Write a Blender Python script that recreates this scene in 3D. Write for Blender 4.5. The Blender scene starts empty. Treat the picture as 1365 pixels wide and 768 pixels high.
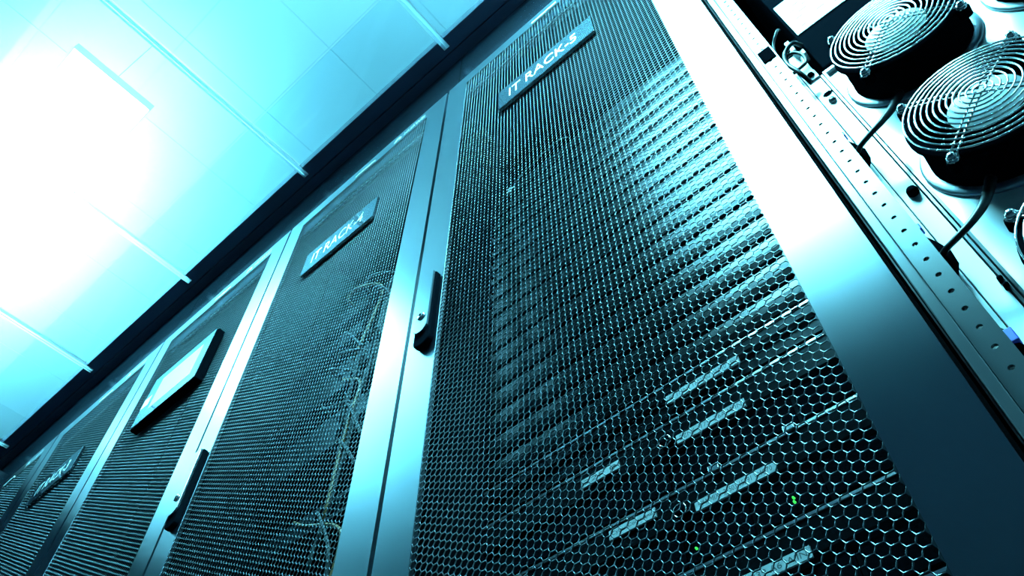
import bpy, bmesh, math, random
import numpy as np
from mathutils import Matrix, Vector

random.seed(7)
C = bpy.context.scene.collection
scn = bpy.context.scene

# The scene is laid out in units of U metres, measured from the camera, which stands HC above the floor:
# x runs along the cabinet row, y into it (door fronts at y = 1), z up.
U, HC = 0.457, 0.30
MM = 0.001 / U
def M3(p): return Vector((p[0]*U, p[1]*U, p[2]*U + HC))

# ------------------------------------------------------------------ camera
cam_d = bpy.data.cameras.new('camera'); cam = bpy.data.objects.new('camera', cam_d); C.objects.link(cam)
rt = Vector((0.75128242, 0.65997056, -0.00368617)); up = Vector((0.5399715, -0.61144997, 0.57841138))
fw = Vector((-0.37948057, 0.43654072, 0.8157369))
mw = Matrix.Identity(4)
for i in range(3):
    mw[i][0], mw[i][1], mw[i][2] = rt[i], up[i], -fw[i]
mw.translation = M3((0, 0, 0))
cam.matrix_world = mw
cam_d.sensor_width = 36.0; cam_d.lens = 1057.46/1365*36.0
cam_d.clip_start = 0.02; cam_d.clip_end = 60
scn.camera = cam

# ------------------------------------------------------------------ world, exposure
w = bpy.data.worlds.new('world'); scn.world = w; w.use_nodes = True
w.node_tree.nodes['Background'].inputs[0].default_value = (0.01, 0.03, 0.06, 1)
w.node_tree.nodes['Background'].inputs[1].default_value = 0.3
vs = scn.view_settings
vs.view_transform = 'Standard'; vs.look = 'None'; vs.gamma = 1; vs.use_curve_mapping = False
vs.exposure = 0.0
LAMP = (0.19, 0.82, 1.0)
LAMP_STRENGTH = 105.0
ADDED_UPLIGHT_STRENGTH = 29.0
ADDED_LIGHT_STRENGTH = 450.0

# ------------------------------------------------------------------ materials
def mat(name, col, rough=0.5, metal=0.0, spec=0.5, bump=0.0, bscale=400, vary=0.0, emis=None, es=1.0):
    m = bpy.data.materials.new(name); m.use_nodes = True
    nt = m.node_tree; b = nt.nodes['Principled BSDF']
    b.inputs['Base Color'].default_value = (*col, 1); b.inputs['Roughness'].default_value = rough
    b.inputs['Metallic'].default_value = metal; b.inputs['Specular IOR Level'].default_value = spec
    if emis:
        b.inputs['Emission Color'].default_value = (*emis, 1); b.inputs['Emission Strength'].default_value = es
    if bump or vary:
        tc = nt.nodes.new('ShaderNodeTexCoord'); n = nt.nodes.new('ShaderNodeTexNoise')
        n.inputs['Scale'].default_value = bscale; n.inputs['Detail'].default_value = 3
        nt.links.new(tc.outputs['Object'], n.inputs['Vector'])
        if bump:
            bp = nt.nodes.new('ShaderNodeBump'); bp.inputs['Strength'].default_value = bump
            bp.inputs['Distance'].default_value = 0.0006
            nt.links.new(n.outputs['Fac'], bp.inputs['Height']); nt.links.new(bp.outputs['Normal'], b.inputs['Normal'])
        if vary:
            n2 = nt.nodes.new('ShaderNodeTexNoise'); n2.inputs['Scale'].default_value = 6
            n2.inputs['Detail'].default_value = 5
            nt.links.new(tc.outputs['Object'], n2.inputs['Vector'])
            r = nt.nodes.new('ShaderNodeMapRange'); r.inputs[3].default_value = rough - vary; r.inputs[4].default_value = rough + vary
            nt.links.new(n2.outputs['Fac'], r.inputs[0]); nt.links.new(r.outputs[0], b.inputs['Roughness'])
    return m

def gloss(name, col, rough, diff=(0.01, 0.012, 0.016), bump=0.0, bscale=700, rim=0.0):
    # satin metal finish: a soft mirror over a thin dark diffuse base
    m = bpy.data.materials.new(name); m.use_nodes = True; nt = m.node_tree; nt.nodes.clear()
    o = nt.nodes.new('ShaderNodeOutputMaterial'); g = nt.nodes.new('ShaderNodeBsdfGlossy'); d = nt.nodes.new('ShaderNodeBsdfDiffuse')
    a = nt.nodes.new('ShaderNodeAddShader'); g.distribution = 'BECKMANN'
    g.inputs['Color'].default_value = (*col, 1); g.inputs['Roughness'].default_value = rough; d.inputs['Color'].default_value = (*diff, 1)
    tc = nt.nodes.new('ShaderNodeTexCoord'); n = nt.nodes.new('ShaderNodeTexNoise'); n.inputs['Scale'].default_value = bscale
    n.inputs['Detail'].default_value = 3; nt.links.new(tc.outputs['Object'], n.inputs['Vector'])
    if bump:
        b = nt.nodes.new('ShaderNodeBump'); b.inputs['Strength'].default_value = bump; b.inputs['Distance'].default_value = 0.0006
        nt.links.new(n.outputs['Fac'], b.inputs['Height']); nt.links.new(b.outputs['Normal'], g.inputs['Normal'])
    if rim:      # metals mirror more at grazing angles
        lw = nt.nodes.new('ShaderNodeLayerWeight'); lw.inputs['Blend'].default_value = 0.5
        pw = nt.nodes.new('ShaderNodeMath'); pw.operation = 'POWER'; pw.inputs[1].default_value = 5
        ml = nt.nodes.new('ShaderNodeMath'); ml.operation = 'MULTIPLY'; ml.inputs[1].default_value = rim
        mx = nt.nodes.new('ShaderNodeMix'); mx.data_type = 'RGBA'; mx.inputs['A'].default_value = (*col, 1); mx.inputs['B'].default_value = (1, 1, 1, 1)
        nt.links.new(lw.outputs['Facing'], pw.inputs[0]); nt.links.new(pw.outputs[0], ml.inputs[0]); nt.links.new(ml.outputs[0], mx.inputs['Factor'])
        nt.links.new(mx.outputs['Result'], g.inputs['Color'])
    nt.links.new(g.outputs[0], a.inputs[0]); nt.links.new(d.outputs[0], a.inputs[1]); nt.links.new(a.outputs[0], o.inputs[0])
    return m
DOOR = gloss('door_metal', (0.22, 0.235, 0.26), 0.28, bump=0.06, bscale=900, diff=(0.004, 0.005, 0.007), rim=1.0)
MESH = gloss('mesh_metal', (0.062, 0.069, 0.075), 0.30, (0.005, 0.0055, 0.0065))
FASCIA = gloss('fascia_metal', (0.28, 0.31, 0.37), 0.24)
SOFFIT = mat('soffit_paint', (0.035, 0.045, 0.085), 0.55)
INNER = mat('inner_black', (0.0015, 0.002, 0.003), 0.8, spec=0.01)
BLACK = mat('black_plastic', (0.0015, 0.002, 0.003), 0.7, spec=0.0)
BLACKM = mat('black_metal', (0.002, 0.003, 0.0045), 0.75, spec=0.0)
RUBBER = mat('cable_rubber', (0.005, 0.006, 0.008), 0.38, spec=0.25)
SILVER = gloss('glossy_bezel', (0.032, 0.0335, 0.035), 0.30, (0.0015, 0.0017, 0.002))
TRIMM = gloss('bezel_trim_metal', (0.9, 0.92, 0.95), 0.34, (0.02, 0.022, 0.025))
SRVDARK = gloss('server_bezel', (0.014, 0.0155, 0.017), 0.30, (0.002, 0.0024, 0.003))
WHITE = mat('white_metal', (0.80, 0.82, 0.83), 0.42, 0.0, bump=0.03)
RAIL = gloss('rail_zinc', (0.11, 0.114, 0.118), 0.30, (0.03, 0.031, 0.033), bump=0.06)
GALV = mat('fan_panel_metal', (0.66, 0.68, 0.70), 0.36, 0.55, bump=0.05)
CHROME = gloss('chrome_wire', (0.50, 0.51, 0.52), 0.22, (0.05, 0.051, 0.052))
RINGC = mat('flange_metal', (0.45, 0.5, 0.55), 0.3, 0.85)
PLATE = gloss('sign_plate', (0.20, 0.215, 0.23), 0.02)
INK = gloss('white_print', (0.75, 0.76, 0.77), 0.45, (0.5, 0.51, 0.52))
DINK = mat('dark_print', (0.03, 0.035, 0.04), 0.6)
HUBL = gloss('hub_foil', (0.06, 0.062, 0.064), 0.5, (0.8, 0.81, 0.82))
PAPER = mat('paper', (0.82, 0.83, 0.84), 0.6)
TAPE = mat('label_tape', (0.30, 0.32, 0.33), 0.5, spec=0.1)
BARS = mat('aluminium_bar', (0.75, 0.78, 0.80), 0.35, 0.6)
FRAMEB = mat('lamp_frame_paint', (0.8, 0.82, 0.84), 0.5)
TILE = mat('ceiling_tile', (0.80, 0.83, 0.85), 0.85)
GROOVE = mat('ceiling_grid', (0.64, 0.68, 0.71), 0.8)
WALLM = mat('wall_paint', (0.30, 0.33, 0.36), 0.8)
DARKW = mat('dark_panel', (0.004, 0.006, 0.009), 0.8, spec=0.02)
FLOORM = mat('floor_vinyl', (0.012, 0.015, 0.02), 0.7, spec=0.05)
GREEN = mat('green_led', (0.0, 0.1, 0.0), 0.4, emis=(0.05, 1.0, 0.12), es=1.2)
TFACE = gloss('display_glass', (0.26, 0.33, 0.38), 0.04)
SCREEN = mat('display_screen', (0.5, 0.6, 0.65), 0.08, 0.2, emis=(0.42, 0.78, 0.90), es=0.75)
BLUE = mat('blue_tie', (0.02, 0.03, 0.45), 0.4)
AMBER = mat('amber_cable', (0.13, 0.06, 0.015), 0.45)
GREYC = mat('grey_cable', (0.05, 0.056, 0.06), 0.5, spec=0.1)
def lamp_mat(name, st):
    m = bpy.data.materials.new(name); m.use_nodes = True; nt = m.node_tree; nt.nodes.clear()
    o = nt.nodes.new('ShaderNodeOutputMaterial'); e = nt.nodes.new('ShaderNodeEmission')
    e.inputs[0].default_value = (*LAMP, 1); e.inputs[1].default_value = st
    nt.links.new(e.outputs[0], o.inputs[0]); return m
LAMPM = lamp_mat('lamp_diffuser', LAMP_STRENGTH); UPM = lamp_mat('added_uplight_glow', ADDED_UPLIGHT_STRENGTH)
def pane_mat(name, tl, tint):
    m = bpy.data.materials.new(name); m.use_nodes = True; nt = m.node_tree; nt.nodes.clear()
    o = nt.nodes.new('ShaderNodeOutputMaterial'); tr = nt.nodes.new('ShaderNodeBsdfTransparent')
    tl_ = nt.nodes.new('ShaderNodeBsdfTranslucent'); gl = nt.nodes.new('ShaderNodeBsdfGlossy')
    tr.inputs[0].default_value = (*tint, 1); tl_.inputs[0].default_value = (0.92, 0.96, 1, 1); gl.inputs['Roughness'].default_value = 0.06
    a = nt.nodes.new('ShaderNodeMixShader'); a.inputs[0].default_value = tl
    b = nt.nodes.new('ShaderNodeMixShader'); b.inputs[0].default_value = 0.05
    nt.links.new(tr.outputs[0], a.inputs[1]); nt.links.new(tl_.outputs[0], a.inputs[2])
    nt.links.new(a.outputs[0], b.inputs[1]); nt.links.new(gl.outputs[0], b.inputs[2]); nt.links.new(b.outputs[0], o.inputs[0])
    return m
PANE = pane_mat('skylight_pane', 0.18, (0.93, 0.98, 1.0))
BARJOINT = pane_mat('translucent_joint', 0.985, (1.0, 1.0, 1.0))
PANE_EDGE = pane_mat('skylight_pane_edge', 0.14, (0.80, 0.93, 0.98))

# ------------------------------------------------------------------ mesh helpers
class MB:
    def __init__(s): s.v = []; s.f = []; s.sm = []
    def add(s, vs, fs, smooth=False):
        k = len(s.v); s.v += [tuple(p) for p in vs]; s.f += [[i+k for i in f] for f in fs]; s.sm += [smooth]*len(fs); return s
    def box(s, x0, x1, y0, y1, z0, z1):
        v = [(x, y, z) for z in (z0, z1) for y in (y0, y1) for x in (x0, x1)]
        return s.add(v, [(0,2,3,1),(4,5,7,6),(0,1,5,4),(2,6,7,3),(0,4,6,2),(1,3,7,5)])
    def prism_y(s, poly, y0, y1):          # polygon in x,z, counter-clockwise seen from -y
        n = len(poly)
        return s.add([(x, y0, z) for x, z in poly]+[(x, y1, z) for x, z in poly],
                     [list(range(n)), list(range(2*n-1, n-1, -1))]+[(i, i+n, (i+1) % n+n, (i+1) % n) for i in range(n)])
    def prism_x(s, poly, x0, x1):          # polygon in y,z
        n = len(poly)
        return s.add([(x0, y, z) for y, z in poly]+[(x1, y, z) for y, z in poly],
                     [list(range(n)), list(range(2*n-1, n-1, -1))]+[(i, i+n, (i+1) % n+n, (i+1) % n) for i in range(n)])
    def lathe_y(s, cx, cz, prof, n=32, a0=0.0, closed=False):   # prof = [(r, y)...]
        vs = []; m = len(prof)
        for i in range(n):
            a = a0+2*math.pi*i/n; c, sn = math.cos(a), math.sin(a)
            vs += [(cx+r*c, y, cz+r*sn) for r, y in prof]
        fs = []
        for i in range(n):
            j = (i+1) % n
            for k in range(m if closed else m-1):
                l = (k+1) % m
                fs.append((i*m+k, i*m+l, j*m+l, j*m+k))
        return s.add(vs, fs, True)
    def disc_y(s, cx, cz, r, y, n=32):
        return s.add([(cx+r*math.cos(2*math.pi*i/n), y, cz+r*math.sin(2*math.pi*i/n)) for i in range(n)], [list(range(n))])
    def torus_y(s, cx, cz, R, y, r, n=40, k=6):
        return s.lathe_y(cx, cz, [(R+r*math.cos(2*math.pi*i/k), y+r*math.sin(2*math.pi*i/k)) for i in range(k)], n, closed=True)
    def tube(s, pts, r, k=8, cap=True):
        P = [Vector(p) for p in pts]; n = len(P); vs = []; T0 = (P[1]-P[0]).normalized()
        nrm = T0.orthogonal().normalized()
        for i in range(n):
            T = (P[min(i+1, n-1)]-P[max(i-1, 0)]).normalized()
            nrm = (nrm - T*nrm.dot(T)).normalized(); bn = T.cross(nrm)
            rr = float(np.interp(i/(n-1), np.linspace(0, 1, len(r)), r)) if isinstance(r, (list, tuple)) else r
            for j in range(k):
                a = 2*math.pi*j/k; vs.append(P[i]+nrm*rr*math.cos(a)+bn*rr*math.sin(a))
        fs = [(i*k+j, i*k+(j+1) % k, (i+1)*k+(j+1) % k, (i+1)*k+j) for i in range(n-1) for j in range(k)]
        if cap: fs += [list(range(k-1, -1, -1)), [(n-1)*k+j for j in range(k)]]
        return s.add(vs, fs, True)
    def build(s, name, m, parent=None, bevel=0.0, seg=2, origin=None):
        me = bpy.data.meshes.new(name)
        o = None
        p = parent
        while p is not None and p.parent is not None: p = p.parent
        off = Vector(p.location) if p is not None else (M3(origin) if origin else Vector((0, 0, 0)))
        me.from_pydata([M3(v)-off for v in s.v], [], s.f)
        me.polygons.foreach_set('use_smooth', s.sm)
        if bevel:
            bm = bmesh.new(); bm.from_mesh(me)
            bmesh.ops.recalc_face_normals(bm, faces=bm.faces)
            es = [e for e in bm.edges if len(e.link_faces) == 2 and e.calc_face_angle(0) > 0.6]
            bmesh.ops.bevel(bm, geom=es, offset=bevel*U, segments=seg, affect='EDGES', profile=0.5, clamp_overlap=True)
            bm.to_mesh(me); bm.free()
        me.materials.append(m); me.update()
        o = bpy.data.objects.new(name, me); C.objects.link(o)
        if parent is not None: o.parent = parent
        elif origin: o.location = off
        return o

def tag(o, label=None, cat=None, group=None, kind=None):
    if label: o['label'] = label
    if cat: o['category'] = cat
    if group: o['group'] = group
    if kind: o['kind'] = kind
    return o
def thing(name, label, cat, p, group=None):
    o = bpy.data.objects.new(name, None); C.objects.link(o); o.location = M3(p); o.empty_display_size = 0.05
    return tag(o, label, cat, group)
def struct(name, mb, m, **k): return tag(mb.build(name, m, **k), kind='structure')
def copy_tree(o, parent=None):
    c = o.copy(); C.objects.link(c)
    if parent is not None: c.parent = parent
    for ch in list(o.children): copy_tree(ch, c)
    return c
def bezier(pts, n=10):
    P = [Vector(p) for p in pts]; out = []
    Q = [P[0]*2-P[1]]+P+[P[-1]*2-P[-2]]
    for i in range(1, len(Q)-2):
        a, b, c, d = Q[i-1:i+3]
        for t in np.linspace(0, 1, n, endpoint=(i == len(Q)-3)):
            t = float(t)
            out.append(0.5*((2*b)+(c-a)*t+(2*a-5*b+4*c-d)*t*t+(3*b-a-3*c+d)*t**3))
    return out
_txt = {}
def text_geo(body):
    if body in _txt: return _txt[body]
    cu = bpy.data.curves.new('txt', 'FONT'); cu.body = body; cu.resolution_u = 3
    o = bpy.data.objects.new('txt', cu); C.objects.link(o)
    dg = bpy.context.evaluated_depsgraph_get(); me = o.evaluated_get(dg).to_mesh()
    vs = np.array([tuple(v.co) for v in me.vertices]); fs = [list(p.vertices) for p in me.polygons]
    o.evaluated_get(dg).to_mesh_clear(); bpy.data.objects.remove(o); bpy.data.curves.remove(cu)
    _txt[body] = (vs, fs); return _txt[body]
def add_text(mb, body, x0, x1, z0, z1, y, h_full=True):
    vs, fs = text_geo(body)
    lo, hi = vs.min(0), vs.max(0)
    sx = (x1-x0)/(hi[0]-lo[0]); sz = (z1-z0)/(hi[1]-lo[1])
    mb.add([(x0+(a-lo[0])*sx, y, z0+(b-lo[1])*sz) for a, b, _ in vs], fs)

# ------------------------------------------------------------------ setting
FZ = -HC/U                     # floor level
ZC, ZG = 6.4, 4.82             # room ceiling, aisle skylight
P = 0.6/U                      # cabinet pitch
XE = -6.95            # end wall of the aisle
struct('floor', MB().box(-9, 5, -5.2, 4, FZ-0.1, FZ), FLOORM)
struct('wall_back', MB().box(-9, 5, 3.8, 4.0, FZ, ZC), WALLM)
struct('wall_front', MB().box(-9, 5, -5.4, -5.2, FZ, ZC), WALLM)
struct('wall_right', MB().box(4.8, 5, -5.2, 3.8, FZ, ZC), WALLM)
struct('wall_left', MB().box(-9.2, -9, -5.2, 3.8, FZ, ZC), WALLM)
struct('wall_opposite', MB().box(XE, 4.8, -2.5, -2.3, FZ, ZG), DARKW)
struct('door_1', MB().box(XE-0.1, XE, -2.3, 1.0, FZ, ZG), DARKW)
# ceiling of square tiles on a recessed grid
ce = struct('ceiling', MB().box(-9.2, 5.2, -5.4, 4, ZC+0.004, ZC+0.2), GROOVE)
TS = 0.815
tx0, ty0 = -3.325, 0.64
proto = None
for i in range(-6, 10):
    for j in range(-6, 4):
        x, y = tx0+i*TS-TS, ty0+j*TS-TS
        if x < -9 or x+TS > 4.8 or y < -5.2 or y+TS > 3.8: continue
        if proto is None:
            proto = MB().box(0.006, TS-0.006, 0.006, TS-0.006, 0, 0.02).build('ceiling_tile', TILE); t = proto
            me = t.data
            for v in me.vertices: v.co -= Vector((0, 0, HC))
        else:
            t = proto.copy(); C.objects.link(t)
        t.parent = ce; t.location = M3((x, y, ZC-0.004))
# light panels hung over the skylight
ZL = 5.40
def ceiling_lamp(x0, x1, y0, y1, label, m=None):
    t = thing('ceiling_light', label, 'ceiling light', ((x0+x1)/2, (y0+y1)/2, ZL), 'ceiling light panels')
    f = MB(); b = 0.009
    f.box(x0-b, x0, y0-b, y1+b, ZL-0.004, ZL+0.07); f.box(x1, x1+b, y0-b, y1+b, ZL-0.004, ZL+0.07)
    f.box(x0, x1, y0-b, y0, ZL-0.004, ZL+0.07); f.box(x0, x1, y1, y1+b, ZL-0.004, ZL+0.07)
    f.build('lamp_frame', FRAMEB, t)
    MB().box(x0, x1, y0, y1, ZL, ZL+0.03).build('diffuser', m or LAMPM, t)
    MB().box(x0+0.01, x1-0.01, y0+0.01, y1-0.01, ZL+0.04, ZL+0.06).build('added_uplight', UPM, t)  # glowing top added to brighten the ceiling behind the panes
    for x in (x0+0.1, x1-0.1):
        MB().tube([(x, (y0+y1)/2, ZL+0.06), (x, (y0+y1)/2, ZC)], 0.004, 5).build('suspension_wire', BARS, t)
ceiling_lamp(-5.40, -3.43, -0.61, -0.015, 'bright light panel glowing through the skylight over the racks')
ceiling_lamp(-6.80, -5.60, -0.61, -0.015, 'added dimmer light panel brightening the far end of the skylight', lamp_mat('added_dim_diffuser', 32.0))  # added lamp, lifts the far panes and what they reflect into
ceiling_lamp(-0.81, 0.51, -0.61, -0.015, 'light panel over the skylight near the open fan cabinet')
ceiling_lamp(3.13, 4.45, -0.61, -0.015, 'light panel over the skylight past the open fan cabinet')
# added unseen light under the skylight, brightens the open fan cabinet
al = thing('added_light', 'added slim light under the skylight, brightening the open fan cabinet', 'added light', (0.15, 0.2, ZG-0.1))
MB().box(-0.82, 0.92, -0.77, -0.23, ZG-0.075, ZG-0.036).build('added_light_housing', BARS, al, bevel=0.004)
MB().box(-0.80, 0.90, -0.75, -0.25, ZG-0.081, ZG-0.075).build('diffuser', lamp_mat('added_light_diffuser', ADDED_LIGHT_STRENGTH), al)

# skylight: panes between aluminium bars, running across the aisle
YE, YO = 0.90, -2.3
bars_x = [-1.345-1.3125*k for k in range(-4, 5)]
n = 0
for k, x in enumerate(bars_x):
    b = MB()
    xs = 0.021
    # translucent joint strip with a middle groove, hung on a thin web
    zb = ZG-0.028
    pr = [(-xs, zb+0.006), (-xs, zb), (-0.004, zb), (-0.003, zb+0.006), (0.003, zb+0.006), (0.004, zb), (xs, zb), (xs, zb+0.006)]
    b.add([(x+u_, y_, z_) for y_ in (YO, 0.957) for u_, z_ in pr], [(i, i+1, i+9, i+8) for i in range(7)])
    b.add([(x, YO, zb+0.006), (x, 0.957, zb+0.006), (x, 0.957, ZG+0.006), (x, YO, ZG+0.006)], [(0, 1, 2, 3)])
    o = struct('trim_%d' % (k+1), b, BARJOINT)
    x1 = bars_x[k-1]-0.0215 if k else 4.6
    xl = x+0.0215
    wdw = struct('window_%d' % (k+1), MB().box(xl, x1, -0.80, 0.497, ZG, ZG+0.008), PANE)
    MB().box(xl, x1, 0.497, YE-0.001, ZG+0.002, ZG+0.010).build('edge_pane', PANE_EDGE, wdw)
    MB().box(xl, x1, YO, -0.80, ZG+0.002, ZG+0.010).build('edge_pane', PANE_EDGE, wdw)
xl = XE; x1 = bars_x[-1]-0.0215
wdw = struct('window_%d' % (len(bars_x)+1), MB().box(xl, x1, -0.80, 0.497, ZG, ZG+0.008), PANE)
# dark soffit beams and fascia plates over the doors
struct('trim_20', MB().box(XE, 4.6, YE, 0.992, ZG-0.004, ZG+0.12), SOFFIT, bevel=0.003)
struct('trim_21', MB().box(XE, 4.6, 0.997, 1.12, ZG-0.002, ZG+0.12), SOFFIT, bevel=0.003)
for k in range(-2, 6):
    xa = -(k+1)*P
    struct('trim_%d' % (30+k), MB().box(max(xa+0.003, XE), xa+P-0.003, 1.06, 1.10, 4.08, ZG-0.004), FASCIA)

# ------------------------------------------------------------------ cabinet with honeycomb door
S = 5.456*MM; HP = 9.45*MM; CP = 1.5*S
MXL, MXR = -1.180, -0.153
NC = int(round((MXR-MXL-2*S)/CP))+1
MZT, MZB = 4.03, -0.35
NR = int((MZT-MZB)/HP)
def honeycomb():
    cxs = (MXL+MXR)/2+(np.arange(NC)-(NC-1)/2)*CP
    rows = MZT-HP/2-np.arange(NR)*HP
    ang = np.radians(np.arange(6)*60)
    hx, hz = np.cos(ang)*S, np.sin(ang)*S
    q = 1-0.72/9.45
    yf, yb = 1.0015, 1.0015+1.0*MM
    XX, ZZ = np.meshgrid(cxs, rows, indexing='ij')
    ZZ = ZZ-(np.arange(NC) % 2)[:, None]*HP/2
    cx, cz = XX.ravel(), ZZ.ravel(); N = len(cx)
    V = np.zeros((N, 18, 3))
    for r, (sc, y) in enumerate(((1.0, yf), (q, yf), (q, yb))):
        V[:, r*6:(r+1)*6, 0] = cx[:, None]+hx*sc; V[:, r*6:(r+1)*6, 2] = cz[:, None]+hz*sc; V[:, r*6:(r+1)*6, 1] = y
    F = []
    for i in range(6):
        j = (i+1) % 6
        F.append((i, j, 6+j, 6+i)); F.append((6+i, 6+j, 12+j, 12+i))
    F = (np.array(F)[None]+(np.arange(N)*18)[:, None, None]).reshape(-1, 4)
    V = V.reshape(-1, 3)
    # fillers that square off the left and right edges
    ex, ef = [], []
    for side, c in ((-1, 0), (1, NC-1)):
        for z in (rows-(c % 2)*HP/2):
            x = cxs[c]
            for sg in (-1, 1):
                k = len(V)+len(ex)
                ex += [(x+side*S/2, yf, z+sg*HP/2), (x+side*S*1.3, yf, z+sg*HP/2), (x+side*S*1.3, yf, z), (x+side*S, yf, z)]
                ef.append((k, k+1, k+2, k+3))
    V = np.vstack([V, np.array(ex)]); F = np.vstack([F, np.array(ef)])
    return V, F
def mesh_np(name, V, F, m, parent):
    r = parent
    while r.parent is not None: r = r.parent
    W = V*U; W[:, 2] += HC; W -= np.array(r.location)
    me = bpy.data.meshes.new(name)
    me.vertices.add(len(W)); me.vertices.foreach_set('co', W.astype(np.float32).ravel())
    me.loops.add(F.size); me.loops.foreach_set('vertex_index', F.astype(np.int32).ravel())
    me.polygons.add(len(F)); me.polygons.foreach_set('loop_start', np.arange(0, F.size, 4, dtype=np.int32))
    me.update(calc_edges=True); me.validate(); me.materials.append(m)
    o = bpy.data.objects.new(name, me); C.objects.link(o); o.parent = parent; return o

DX0, DX1, DZ0, DZ1 = -P+0.004, -0.014, -0.5, 4.125
rk = thing('server_rack', 'x', 'server rack', (-P/2, 1.6, FZ), 'server racks in the row')
fr = MB()
ov = 0.0
fr.box(DX0, MXL+0.002, 1.0, 1.048, DZ0, DZ1); fr.box(MXR-0.002, DX1, 1.0, 1.048, DZ0, DZ1)
fr.box(MXL+0.002, MXR-0.002, 1.0, 1.048, MZT-HP*0.55, DZ1); fr.box(MXL+0.002, MXR-0.002, 1.0, 1.048, DZ0, MZB+HP)
# one outline so that the stiles and rails read as a single pressed frame
fr = MB()
a, b, c, d = DX0, DX1, DZ0, DZ1
e, f_, g, h = MXL+0.001, MXR-0.001, MZB+HP, MZT-HP*0.52
V_ = [(a, c), (b, c), (b, d), (a, d), (e, g), (f_, g), (f_, h), (e, h)]
y0, y1 = 1.0, 1.016
fr.add([(x, y0, z) for x, z in V_]+[(x, y1, z) for x, z in V_],
       [(0, 1, 5, 4), (1, 2, 6, 5), (2, 3, 7, 6), (3, 0, 4, 7), (8, 12, 13, 9), (9, 13, 14, 10), (10, 14, 15, 11), (11, 15, 12, 8)]
       + [(0, 8, 9, 1), (1, 9, 10, 2), (2, 10, 11, 3), (3, 11, 8, 0), (4, 5, 13, 12), (5, 6, 14, 13), (6, 7, 15, 14), (7, 4, 12, 15)])
door = fr.build('door_frame', DOOR, rk)
hv, hf = honeycomb()
tag(mesh_np('mesh_panel', hv, hf, MESH, rk), kind='stuff')
MB().box(MXL, MXR, 1.03, 1.04, 3.93, 3.945).build('stiffener', DOOR, rk)
cb = MB()
cb.box(-P+0.004, -P+0.012, 1.06, 3.2, FZ+0.05, 4.10).build('side_panel', INNER, rk)
MB().box(-0.016, -0.008, 1.06, 3.2, FZ+0.05, 4.10).build('side_panel', INNER, rk)
MB().box(-P+0.012, -0.016, 1.06, 3.2, 4.085, 4.10).build('top_panel', INNER, rk)
MB().box(-P+0.012, -0.016, 3.19, 3.2, FZ+0.05, 4.085).build('back_panel', INNER, rk)
MB().box(-P+0.012, -0.016, 1.06, 3.19, FZ, FZ+0.12).build('plinth', BLACKM, rk)
for x in (-1.215, -0.13):
    MB().box(x, x+0.03, 1.274, 1.30, FZ+0.12, 4.085).build('mounting_rail', BLACKM, rk)
# swing handle on the left stile
hb = MB()
hx0, hx1, hz0, hz1, hy = -1.258, -1.188, 1.872, 2.255, 0.970
r_ = (hx1-hx0)/2; mx = (hx0+hx1)/2
pts = [(mx+r_*math.cos(a), hz0+r_*0.8+r_*0.8*math.sin(a)) for a in np.linspace(math.pi, 2*math.pi, 9)]
pts += [(hx1, hz1-0.012), (hx1-0.012, hz1), (hx0+0.012, hz1), (hx0, hz1-0.012)]
hd = hb.prism_y(pts, hy+0.006, 0.999).build('door_handle', BLACKM, rk, bevel=0.005)
lv = MB()
lx0, lx1 = hx0+0.006, hx1-0.006
lp = [(lx0, hz0+0.075)]+[(mx+(lx1-lx0)/2*math.cos(a), hz0+0.085-0.03*math.sin(-a)) for a in np.linspace(math.pi*1.1, math.pi*1.9, 7)]+[(lx1, hz0+0.075), (lx1, hz1-0.012), (lx0, hz1-0.012)]
lv.prism_y(lp, hy-0.004, hy+0.006).build('lever', DOOR, hd, bevel=0.003)
MB().lathe_y(mx, hz0+0.135, [(0.0, hy-0.010), (0.011, hy-0.010), (0.016, hy-0.008), (0.016, hy-0.003)], 18).build('lock_cylinder', CHROME, hd)
MB().box(mx-0.003, mx+0.003, hy-0.0115, hy-0.009, hz0+0.128, hz0+0.142).build('keyhole', BLACK, hd)
# maker's mark on the top rail: a petal emblem and lettering; a plain white strip lies further left
em = MB(); ex, ez = -0.385, 4.062
for i in range(8):
    a = math.radians(-12+i*204/7)
    dx, dz = math.cos(a), math.sin(a)
    px = [(0.006, 0), (0.018, 0.006), (0.029, 0.004), (0.032, 0), (0.029, -0.004), (0.018, -0.006)]
    em.add([(ex+dx*u_-dz*v_, 0.9985, ez-0.010+dz*u_+dx*v_) for u_, v_ in px], [list(range(6))])
em.build('brand_emblem', INK, rk)
tx = MB(); add_text(tx, 'HUAWEI', -0.335, -0.175, 4.045, 4.082, 0.9985); tx.build('brand_lettering', INK, rk)
MB().box(-0.725, -0.565, 0.996, 0.9995, 4.035, 4.052).build('white_strip', INK, rk, bevel=0.001)

RACKLAB = ['server rack with a hexagonal mesh door showing labelled servers and the plate IT RACK-5',
           'server rack whose mesh door carries the sign plate IT RACK-4',
           'mesh door rack carrying the square touch display',
           'narrow looking mesh door rack past the touch display, with a half dark sign plate',
           'last rack in view where the row meets the picture edge',
           'rack at the very end of the row beside the aisle end door']
racks = [rk]
for k in range(1, 6):
    if k == 5: continue
    c = copy_tree(rk); c.location = rk.location+Vector((-k*P*U, 0, 0)); racks.append(c)
for o, l in zip(racks, RACKLAB): o['label'] = l

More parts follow.
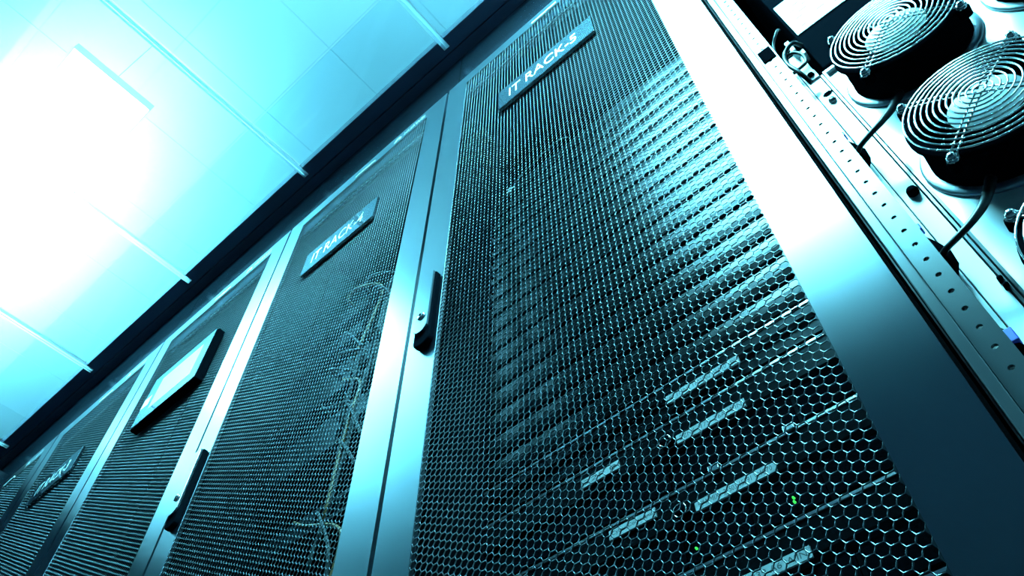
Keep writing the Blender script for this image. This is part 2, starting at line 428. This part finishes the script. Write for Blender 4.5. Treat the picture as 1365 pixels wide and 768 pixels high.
# sign plates
def sign(k, body, label):
    x0, x1, z0, z1 = -0.928-k*P, -0.405-k*P, 3.225, 3.420
    t = thing('sign_plate', label, 'sign', ((x0+x1)/2, 0.985, z0), 'rack sign plates')
    MB().box(x0, x1, 0.982, 0.998, z0, z1).build('plate', PLATE, t, bevel=0.002)
    m = MB(); add_text(m, body, x0+0.065, x1-0.085, z0+0.055, z1-0.052, 0.9812); m.build('lettering', INK, t)
sign(0, 'IT RACK-5', 'glossy sign plate reading IT RACK-5 on a mesh door')
sign(1, 'IT RACK-4', 'glossy sign plate reading IT RACK-4 on a mesh door')
sign(3, 'IT RACK-3', 'glossy sign plate half black in reflection, past the touch display')
# touch display on the third door
t = thing('touch_display', 'flat wall display with pale screen on a mesh door', 'display', (-3.2, 0.98, 2.97))
MB().box(-3.505, -2.925, 0.955, 0.998, 2.975, 3.375).build('display_housing', BLACK, t, bevel=0.006)
MB().box(-3.495, -2.935, 0.951, 0.955, 2.985, 3.365).build('display_glass', TFACE, t)
MB().box(-3.385, -3.015, 0.9495, 0.951, 3.06, 3.30).build('screen', SCREEN, t)
MB().box(-3.495, -3.43, 0.9497, 0.951, 3.12, 3.20).build('touch_button', INK, t)

# ------------------------------------------------------------------ equipment behind the IT RACK-5 door
YS = 1.25; UH = 44.45*MM
SX0, SX1 = -1.185, -0.135
ORD = ['first', 'second', 'third', 'fourth', 'fifth', 'sixth', 'seventh', 'eighth', 'ninth', 'tenth', 'eleventh', 'twelfth',
       'thirteenth', 'fourteenth', 'fifteenth', 'sixteenth', 'seventeenth', 'eighteenth']
z0 = 1.354
p0 = None
for i in range(17):
    z = z0+UH*(17-i)
    if p0 is None:
        p0 = thing('blanking_panel', '', 'blanking panel', (-0.66, YS, z), 'blanking panels behind the IT RACK-5 door')
        prof = [(YS+0.02, 0.002), (YS+0.02, UH-0.003), (YS+0.006, UH-0.003), (YS-0.0055, UH-0.013), (YS-0.0070, UH*0.62), (YS-0.0066, UH*0.40), (YS-0.0040, 0.012), (YS+0.004, 0.002)]
        MB().prism_x([(y, z+q) for y, q in prof], SX0, SX1).build('panel_face', SILVER, p0)
        for x in (SX0+0.012, SX1-0.02):
            MB().lathe_y(x, z+UH/2, [(0, YS-0.016), (0.006, YS-0.016), (0.008, YS-0.012), (0.008, YS-0.006)], 10).build('screw', BLACKM, p0)
        o = p0
    else:
        o = copy_tree(p0); o.location = M3((-0.66, YS, z))
    o['label'] = 'glossy dark blanking panel behind the IT RACK-5 mesh, %s from the top of the stack' % ORD[i]
def server(zb, nu, label, right=None, left=None, knob=True, led=None, tabs=False):
    hh = nu*UH; zt = zb+hh
    t = thing('rack_server', label, 'server', (-0.66, YS, zb), 'labelled servers behind the IT RACK-5 door')
    MB().box(SX0+0.05, SX1-0.05, YS+0.02, 2.6, zb+0.004, zt-0.004).build('chassis', BLACKM, t)
    prof = [(YS+0.02, 0.002), (YS+0.02, hh-0.003), (YS+0.0, hh-0.003), (YS-0.006, hh-0.008), (YS-0.006, hh*0.58), (YS+0.006, hh*0.52), (YS+0.006, 0.002)]
    MB().prism_x([(y, zb+q) for y, q in prof], SX0, SX1).build('bezel', SRVDARK, t)
    MB().box(SX0, SX1, YS-0.009, YS-0.004, zt-0.010, zt-0.004).build('bezel_trim', TRIMM, t)
    for lb in (right, left):
        if not lb: continue
        lab, x0, x1, zc = lb
        p = MB().box(x0, x1, YS-0.0125, YS-0.0115+0.004, zc-0.012, zc+0.012).build('label_strip', TAPE, t)
        m = MB(); add_text(m, lab, x0+0.008, x1-0.008, zc-0.0065, zc+0.0065, YS-0.0128); m.build('lettering', DINK, p)
    if knob:
        MB().lathe_y(-0.608, zb+hh*0.62, [(0, YS-0.03), (0.012, YS-0.03), (0.017, YS-0.024), (0.017, YS-0.004)], 16).build('power_knob', BLACK, t)
        MB().torus_y(-0.608, zb+hh*0.62, 0.0155, YS-0.028, 0.0018, 16, 5).build('knob_rim', CHROME, t)
    for q in range(6 if nu > 1 else 0):
        x = SX0+0.10+q*0.155
        MB().box(x, x+0.145, YS-0.001, YS+0.01, zb+0.012, zb+hh*0.46).build('drive_bay', BLACK, t)
    for (x, z) in (led or []):
        MB().lathe_y(x, z, [(0, YS-0.010), (0.0022, YS-0.009), (0.0028, YS-0.004)], 8).build('status_light', GREEN, t)
    if tabs:
        for x in (-0.53, -0.352):
            MB().box(x, x+0.026, YS-0.018, YS-0.008, zt-0.012, zt+0.004).build('latch_tab', TRIMM, t, bevel=0.002)
server(1.354, 1, 'dark server with long label strip directly under the blanking panels', ('92 115N2 1102502 02A10 MV', -0.588, -0.388, 1.392), None, False)
server(1.139+0.0012, 2, 'dark server labelled 2ZN6 behind the mesh', ('2ZN6 -175 -36A WIN', -0.586, -0.408, 1.262), ('32F 0', -0.858, -0.745, 1.287))
server(0.945+0.0012, 2, 'dark server carrying the Cyber Command label', ('9V MMIX1 21503 15391 VMG70', -0.580, -0.392, 1.070), ('Cyber Command', -0.797, -0.673, 1.108), led=[(-0.382, 0.988), (-0.383, 0.979), (-0.601, 0.983)], tabs=True)
server(0.751+0.0012, 2, 'dark server labelled 33 00339 at the bottom of the picture', ('33 00339 A6 WIN', -0.562, -0.384, 0.868), None)
server(0.557+0.0012, 2, 'lowest dark server behind the IT RACK-5 mesh, under the one labelled 33 00339')
t = thing('patch_cable', 'thin pale patch cord above the blanking panels behind the mesh', 'cable', (-0.93, 1.24, 3.10))
MB().tube(bezier([(-1.08, 1.26, 3.06), (-1.05, 1.24, 3.09), (-0.93, 1.235, 3.135), (-0.81, 1.24, 3.17), (-0.77, 1.27, 3.2)]), 0.003, 6).build('cord', TAPE, t)
MB().box(-1.10, -1.06, 1.235, 1.29, 3.04, 3.075).build('plug', TAPE, t, bevel=0.003)

# equipment behind the IT RACK-4 door: dark servers and patch cords near the right side
for i, (zb, nu) in enumerate(((3.05, 1), (2.85, 1), (2.5, 2), (2.15, 2), (1.75, 1))):
    hh = nu*UH
    t = thing('rack_switch', 'dark network switch behind the IT RACK-4 mesh, %s from the top' % ORD[i], 'switch', (-0.66-P, YS, zb), 'switches behind the IT RACK-4 door')
    MB().box(SX0-P, SX1-P, YS, YS+0.6, zb, zb+hh-0.004).build('chassis', SRVDARK, t)
    for q in range(8):
        x = SX0-P+0.5+q*0.062
        MB().box(x, x+0.045, YS-0.004, YS, zb+0.02, zb+0.07).build('port', BLACK, t)
bu = thing('cable_bundle', 'bundle of grey and amber patch cables behind the IT RACK-4 mesh', 'cables', (-P-0.2, 1.2, 1.0))
random.seed(5)
for i in range(20):
    mcol = (GREYC, GREYC, GREYC, AMBER)[i % 4]
    za = random.uniform(1.0, 3.2); xa = -P-random.uniform(0.52, 0.86)
    zb = za-random.uniform(0.25, 0.7); xm = -P-random.uniform(0.34, 0.50)
    pts = [(xa, 1.246, za), (xa+0.04, 1.19, za-0.04), ((xa+xm)/2, 1.15, za-random.uniform(0.03, 0.18)), (xm, 1.13+random.uniform(0, 0.04), za-random.uniform(0.2, 0.3)),
           (xm+random.uniform(-0.03, 0.03), 1.14+random.uniform(0, 0.04), (za+zb)/2-0.15), (xm-random.uniform(0, 0.08), 1.17, zb-0.3)]
    MB().tube(bezier(pts, 6), 0.0065, 6).build('patch_lead', mcol, bu)

# ------------------------------------------------------------------ open fan cabinet at the right
YP = 1.15
oc = thing('open_cabinet', 'open white metal cabinet with round fans beside the IT RACK-5 door', 'cabinet', (P/2, 1.6, FZ))
MB().box(0.002, 0.0205, 1.0, 1.06, FZ+0.1, 4.12).build('frame_post', RAIL, oc, bevel=0.002)
# perforated rail with real holes
YR = 1.04
def hole_rail():
    m = MB(); x0, x1 = 0.0222, 0.0668; xc = 0.0448; r = 0.0055; sp = 0.0455*YR; yb = YR+0.006
    zs = [ (2.602-0.0455*k)*YR for k in range(-24, 66)]
    for z in zs:
        a, b = z-sp/2, z+sp/2
        cut = 2.03*YR < z < 2.08*YR
        o8 = [(x1, z), (x1, b), (xc, b), (x0, b), (x0, z), (x0, a), (xc, a), (x1, a)]
        i8 = [(xc+r*math.cos(i*math.pi/4), z+r*0.95*math.sin(i*math.pi/4)) for i in range(8)]
        vs = [(x, YR, q) for x, q in o8]+[(x, YR, q) for x, q in i8]+[(x, yb, q) for x, q in i8]
        fs = [(i, (i+1) % 8, 8+(i+1) % 8, 8+i) for i in range(8)]+[(8+i, 8+(i+1) % 8, 16+(i+1) % 8, 16+i) for i in range(8)]
        m.add(vs, fs)
    zt, zb = zs[0]+sp/2, zs[-1]-sp/2
    m.add([(x1, YR, zb), (x1, 1.10, zb), (x1, 1.10, zt), (x1, YR, zt), (x0, YR, zb), (x0, 1.10, zb), (x0, 1.10, zt), (x0, YR, zt)],
          [(0, 1, 2, 3), (4, 7, 6, 5)])
    return m
hole_rail().build('perforated_rail', RAIL, oc)
# bracket over the rail with a dark cut-out
MB().box(0.026, 0.064, YR-0.004, YR-0.0005, 2.06*YR, 2.135*YR).build('rail_clip', BLACK, oc, bevel=0.003)
MB().box(0.0245, 0.0815, YP, YP+0.02, FZ+0.1, 2.30).build('white_post', WHITE, oc)
MB().box(0.0845, 0.1205, YP, YP+0.02, FZ+0.1, 2.30).build('white_post', WHITE, oc)
MB().box(0.1235, 0.1285, YP-0.008, YP+0.02, FZ+0.1, 2.09).build('panel_lip', RAIL, oc)
MB().box(0.1315, 0.137, YP-0.012, YP+0.02, FZ+0.1, 2.092).build('panel_lip', RAIL, oc)
MB().box(0.137, P-0.03, YP, YP+0.02, FZ+0.1, 2.09).build('fan_panel', GALV, oc)
MB().box(0.137, P-0.03, YP-0.012, YP, 2.082, 2.092).build('panel_fold', GALV, oc)
MB().box(0.0, 0.012, 1.06, 3.2, FZ+0.05, 4.1).build('side_panel', INNER, oc)
MB().box(P-0.03, P, 1.0, 3.2, FZ+0.05, 4.1).build('side_panel', INNER, oc)
MB().box(0.0, P, 3.2, 3.22, FZ+0.05, 4.1).build('back_panel', INNER, oc)
MB().box(0.0, P, 1.0, 3.2, 4.1, 4.12).build('top_panel', INNER, oc)
MB().box(0.0, P, 1.0, 3.2, FZ, FZ+0.1).build('plinth', BLACKM, oc)
# bits on the rear post
MB().box(0.088, 0.122, YP-0.006, YP, 2.10, 2.15).build('screw_block', WHITE, oc, bevel=0.002)
MB().lathe_y(0.106, 2.125, [(0, YP-0.014), (0.008, YP-0.014), (0.010, YP-0.006)], 12).build('screw', BLACKM, oc)
MB().lathe_y(0.107, 1.956, [(0, YP-0.010), (0.007, YP-0.010), (0.010, YP-0.004), (0.010, YP)], 12).build('screw', RAIL, oc)
MB().lathe_y(0.108, 1.455, [(0, YP-0.016), (0.009, YP-0.016), (0.012, YP-0.010), (0.012, YP)], 14).build('screw', BLACKM, oc)
m = MB(); m.box(0.100, 0.117, YP-0.003, YP, 1.992, 2.008); m.box(0.096, 0.121, YP-0.003, YP, 1.997, 2.003); m.build('slot_plug', BLACK, oc)
for z in (1.10, 1.08): MB().lathe_y(0.122, z+0.02, [(0, YP-0.016), (0.005, YP-0.014), (0.005, YP)], 8).build('rivet', BLACKM, oc)

# black control unit above the fans, with a white document sheet
cu = thing('control_unit', 'black control unit above the fans carrying a white sheet', 'control unit', (0.6, 1.16, 2.10))
MB().box(0.1405, P-0.04, 1.135, 1.9, 2.105, 3.9).build('unit_case', BLACKM, cu, bevel=0.004)
for i in range(5):
    MB().box(0.145, P-0.06, 1.131, 1.135, 2.80+i*0.2, 2.805+i*0.2).build('case_rib', BLACKM, cu)
sh = thing('document_sheet', 'white printed sheet fixed on the black control unit', 'sheet', (0.33, 1.13, 2.36))
MB().box(0.1495, 0.52, 1.131, 1.1335, 2.358, 2.625).build('sheet', PAPER, sh)
m = MB()
random.seed(3)
for r in range(7):
    x = 0.175+0.02*(r % 2)
    while x < 0.49:
        wd = random.uniform(0.008, 0.03)
        if random.random() < 0.55: m.box(x, x+wd, 1.1302, 1.131, 2.39+r*0.032, 2.393+r*0.032)
        x += wd+random.uniform(0.006, 0.03)
m.build('printed_lines', TAPE, sh)
# wiring beside the control unit
def cable(pts, r, label, name='cable', m=RUBBER, k=8, group=None):
    o = MB().tube(bezier(pts, 8), r, k).build(name, m, origin=pts[0])
    return tag(o, label, 'cable', group)
cable([(0.095, 1.13, 2.06), (0.085, 1.10, 2.10), (0.075, 1.095, 2.17), (0.085, 1.10, 2.24), (0.12, 1.10, 2.27), (0.138, 1.125, 2.27)], 0.0065, 'black cable looping over the top of the white rear post')
cable([(0.075, 1.13, 2.21), (0.085, 1.11, 2.235), (0.108, 1.11, 2.235), (0.122, 1.115, 2.20), (0.118, 1.12, 2.165), (0.098, 1.12, 2.155), (0.07, 1.13, 2.17)], 0.005, 'small black cable coil on the white rear post')
cable([(0.066, 1.12, 2.30), (0.08, 1.11, 2.36), (0.11, 1.10, 2.40), (0.12, 1.13, 2.46)], 0.0045, 'thin dark wire rising beside the black control unit')
cb_ = thing('terminal_block', 'pale terminal block at the top of the white rear post', 'terminal block', (0.11, 1.14, 2.24))
for i, (x, z) in enumerate(((0.105, 2.27), (0.12, 2.215), (0.104, 2.315), (0.123, 2.30))):
    MB().box(x, x+0.014, YP-0.03, YP, z, z+0.03).build('terminal', WHITE if i < 3 else BLACK, cb_, bevel=0.002)

# ------------------------------------------------------------------ fans
FR = 0.160
def make_fan(cx, cz, label):
    t = thing('cooling_fan', label, 'fan', (cx, YP, cz), 'round fans in the open cabinet')
    yf = 1.045
    # barrel with a front flange, open in the middle
    MB().lathe_y(cx, cz, [(0.128, YP-0.004), (0.128, yf+0.004), (0.132, yf), (0.150, yf), (0.153, yf+0.003), (0.153, yf+0.010), (0.146, yf+0.014), (0.142, yf+0.03), (0.142, YP-0.004)], 40).build('fan_housing', BLACK, t)
    for sx in (-1, 1):
        for sz in (-1, 1):
            ex, ez = cx+sx*0.1155, cz+sz*0.1155
            e = MB().lathe_y(ex, ez, [(0, yf-0.001), (0.013, yf-0.001), (0.015, yf+0.002), (0.015, yf+0.022)], 12).build('mounting_ear', BLACK, t)
            MB().lathe_y(ex, ez, [(0, yf-0.018), (0.005, yf-0.018), (0.0085, yf-0.014), (0.0085, yf-0.007), (0.012, yf-0.006), (0.012, yf-0.001)], 10).build('screw', CHROME, e)
    MB().lathe_y(cx, cz, [(0.143, YP-0.010), (0.158, YP-0.010), (0.162, YP-0.006), (0.162, YP-0.0005), (0.143, YP-0.0005)], 40).build('flange', RINGC, t)
    hub = MB().lathe_y(cx, cz, [(0, yf+0.012), (0.074, yf+0.012), (0.080, yf+0.018), (0.080, YP-0.01)], 32).build('hub', BLACK, t)
    MB().lathe_y(cx, cz, [(0, yf+0.0105), (0.072, yf+0.0105), (0.072, yf+0.012)], 32).build('hub_label', HUBL, hub)
    for i in range(7):
        a = 2*math.pi*i/7; b = MB(); vs = []
        for u_ in np.linspace(0, 1, 4):
            r = 0.078+u_*0.047
            for v_ in np.linspace(0, 1, 4):
                an = a+(v_-0.5)*0.72+u_*0.25
                vs.append((cx+r*math.cos(an), yf+0.022+v_*0.05, cz+r*math.sin(an)))
        b.add(vs, [(i_*4+j, i_*4+j+1, i_*4+j+5, i_*4+j+4) for i_ in range(3) for j in range(3)], True)
        b.build('blade', BLACK, t)
    for i in range(12):
        R = 0.012+i*(0.148-0.012)/11
        y = yf-0.012-0.010*(1-(R/0.148)**2)
        MB().torus_y(cx, cz, R, y, 0.0021, 24 if R < 0.05 else 44, 5).build('guard_ring', CHROME, t)
    for q in range(4):
        a = math.pi/4+q*math.pi/2; dx, dz = math.cos(a), math.sin(a)
        s = MB()
        for o_ in (-0.0062, 0.0062):
            s.tube([(cx+dx*r-dz*o_, yf-0.0095-0.010*(1-(r/0.148)**2) if r < 0.148 else yf-0.0075, cz+dz*r+dx*o_) for r in (0.004, 0.05, 0.10, 0.135, 0.160)], 0.0021, 5)
        s.build('guard_spoke', CHROME, t)
        MB().torus_y(cx+dx*0.163, cz+dz*0.163, 0.0085, yf-0.0085, 0.0026, 12, 5).build('guard_eyelet', CHROME, t)
    return t
CX, CX2 = 0.302, 0.649
F1 = make_fan(CX, 1.903, 'fan nearest the control unit, wire guard fully in view')
F2 = make_fan(CX, 1.459, 'middle fan of the column, cut by the right edge of the picture')
F3 = make_fan(CX, 1.015, 'lowest fan in view, mostly beyond the right edge')
F4 = make_fan(CX2, 1.903, 'fan of the second column, only its rear flange in view')
# supply leads of the fans, curving behind the perforated rail
for z, lab in ((1.63, 'black lead from behind the rail to the fan nearest the control unit'), (1.205, 'black lead from behind the rail to the middle fan')):
    t = thing('fan_lead', lab, 'cable', (0.07, 1.09, z), 'fan supply leads')
    MB().tube(bezier([(0.052, 1.112, z+0.03), (0.066, 1.110, z+0.004), (0.085, 1.09, z-0.008), (0.115, 1.078, z-0.008), (0.15, 1.08, z+0.012), (0.185, 1.09, z+0.05), (0.22, 1.115, z+0.12)]),
              [0.006, 0.006, 0.006, 0.007, 0.009, 0.011], 8).build('lead', RUBBER, t)
    b = MB()
    b.tube([(0.050, 1.128, z+0.12), (0.059, 1.126, z+0.09), (0.068, 1.122, z+0.05), (0.074, 1.12, z+0.015), (0.072, 1.122, z-0.02), (0.060, 1.125, z-0.05)], [0.008, 0.012, 0.014, 0.016, 0.015, 0.010], 8)
    b.build('plug', BLACK, t)
    MB().box(0.060, 0.076, 1.112, 1.130, z+0.10, z+0.118).build('cable_tie', BLUE, t, bevel=0.002)
t = thing('fan_lead', 'blue tied lead low behind the perforated rail', 'cable', (0.07, 1.09, 0.97), 'fan supply leads')
MB().tube([(0.060, 1.12, 1.02), (0.068, 1.12, 0.985), (0.071, 1.12, 0.955), (0.062, 1.12, 0.90)], [0.007, 0.011, 0.012, 0.010], 8).build('lead', BLACK, t)
MB().box(0.068, 0.083, 1.103, 1.12, 0.955, 0.985).build('cable_tie', BLUE, t, bevel=0.002)
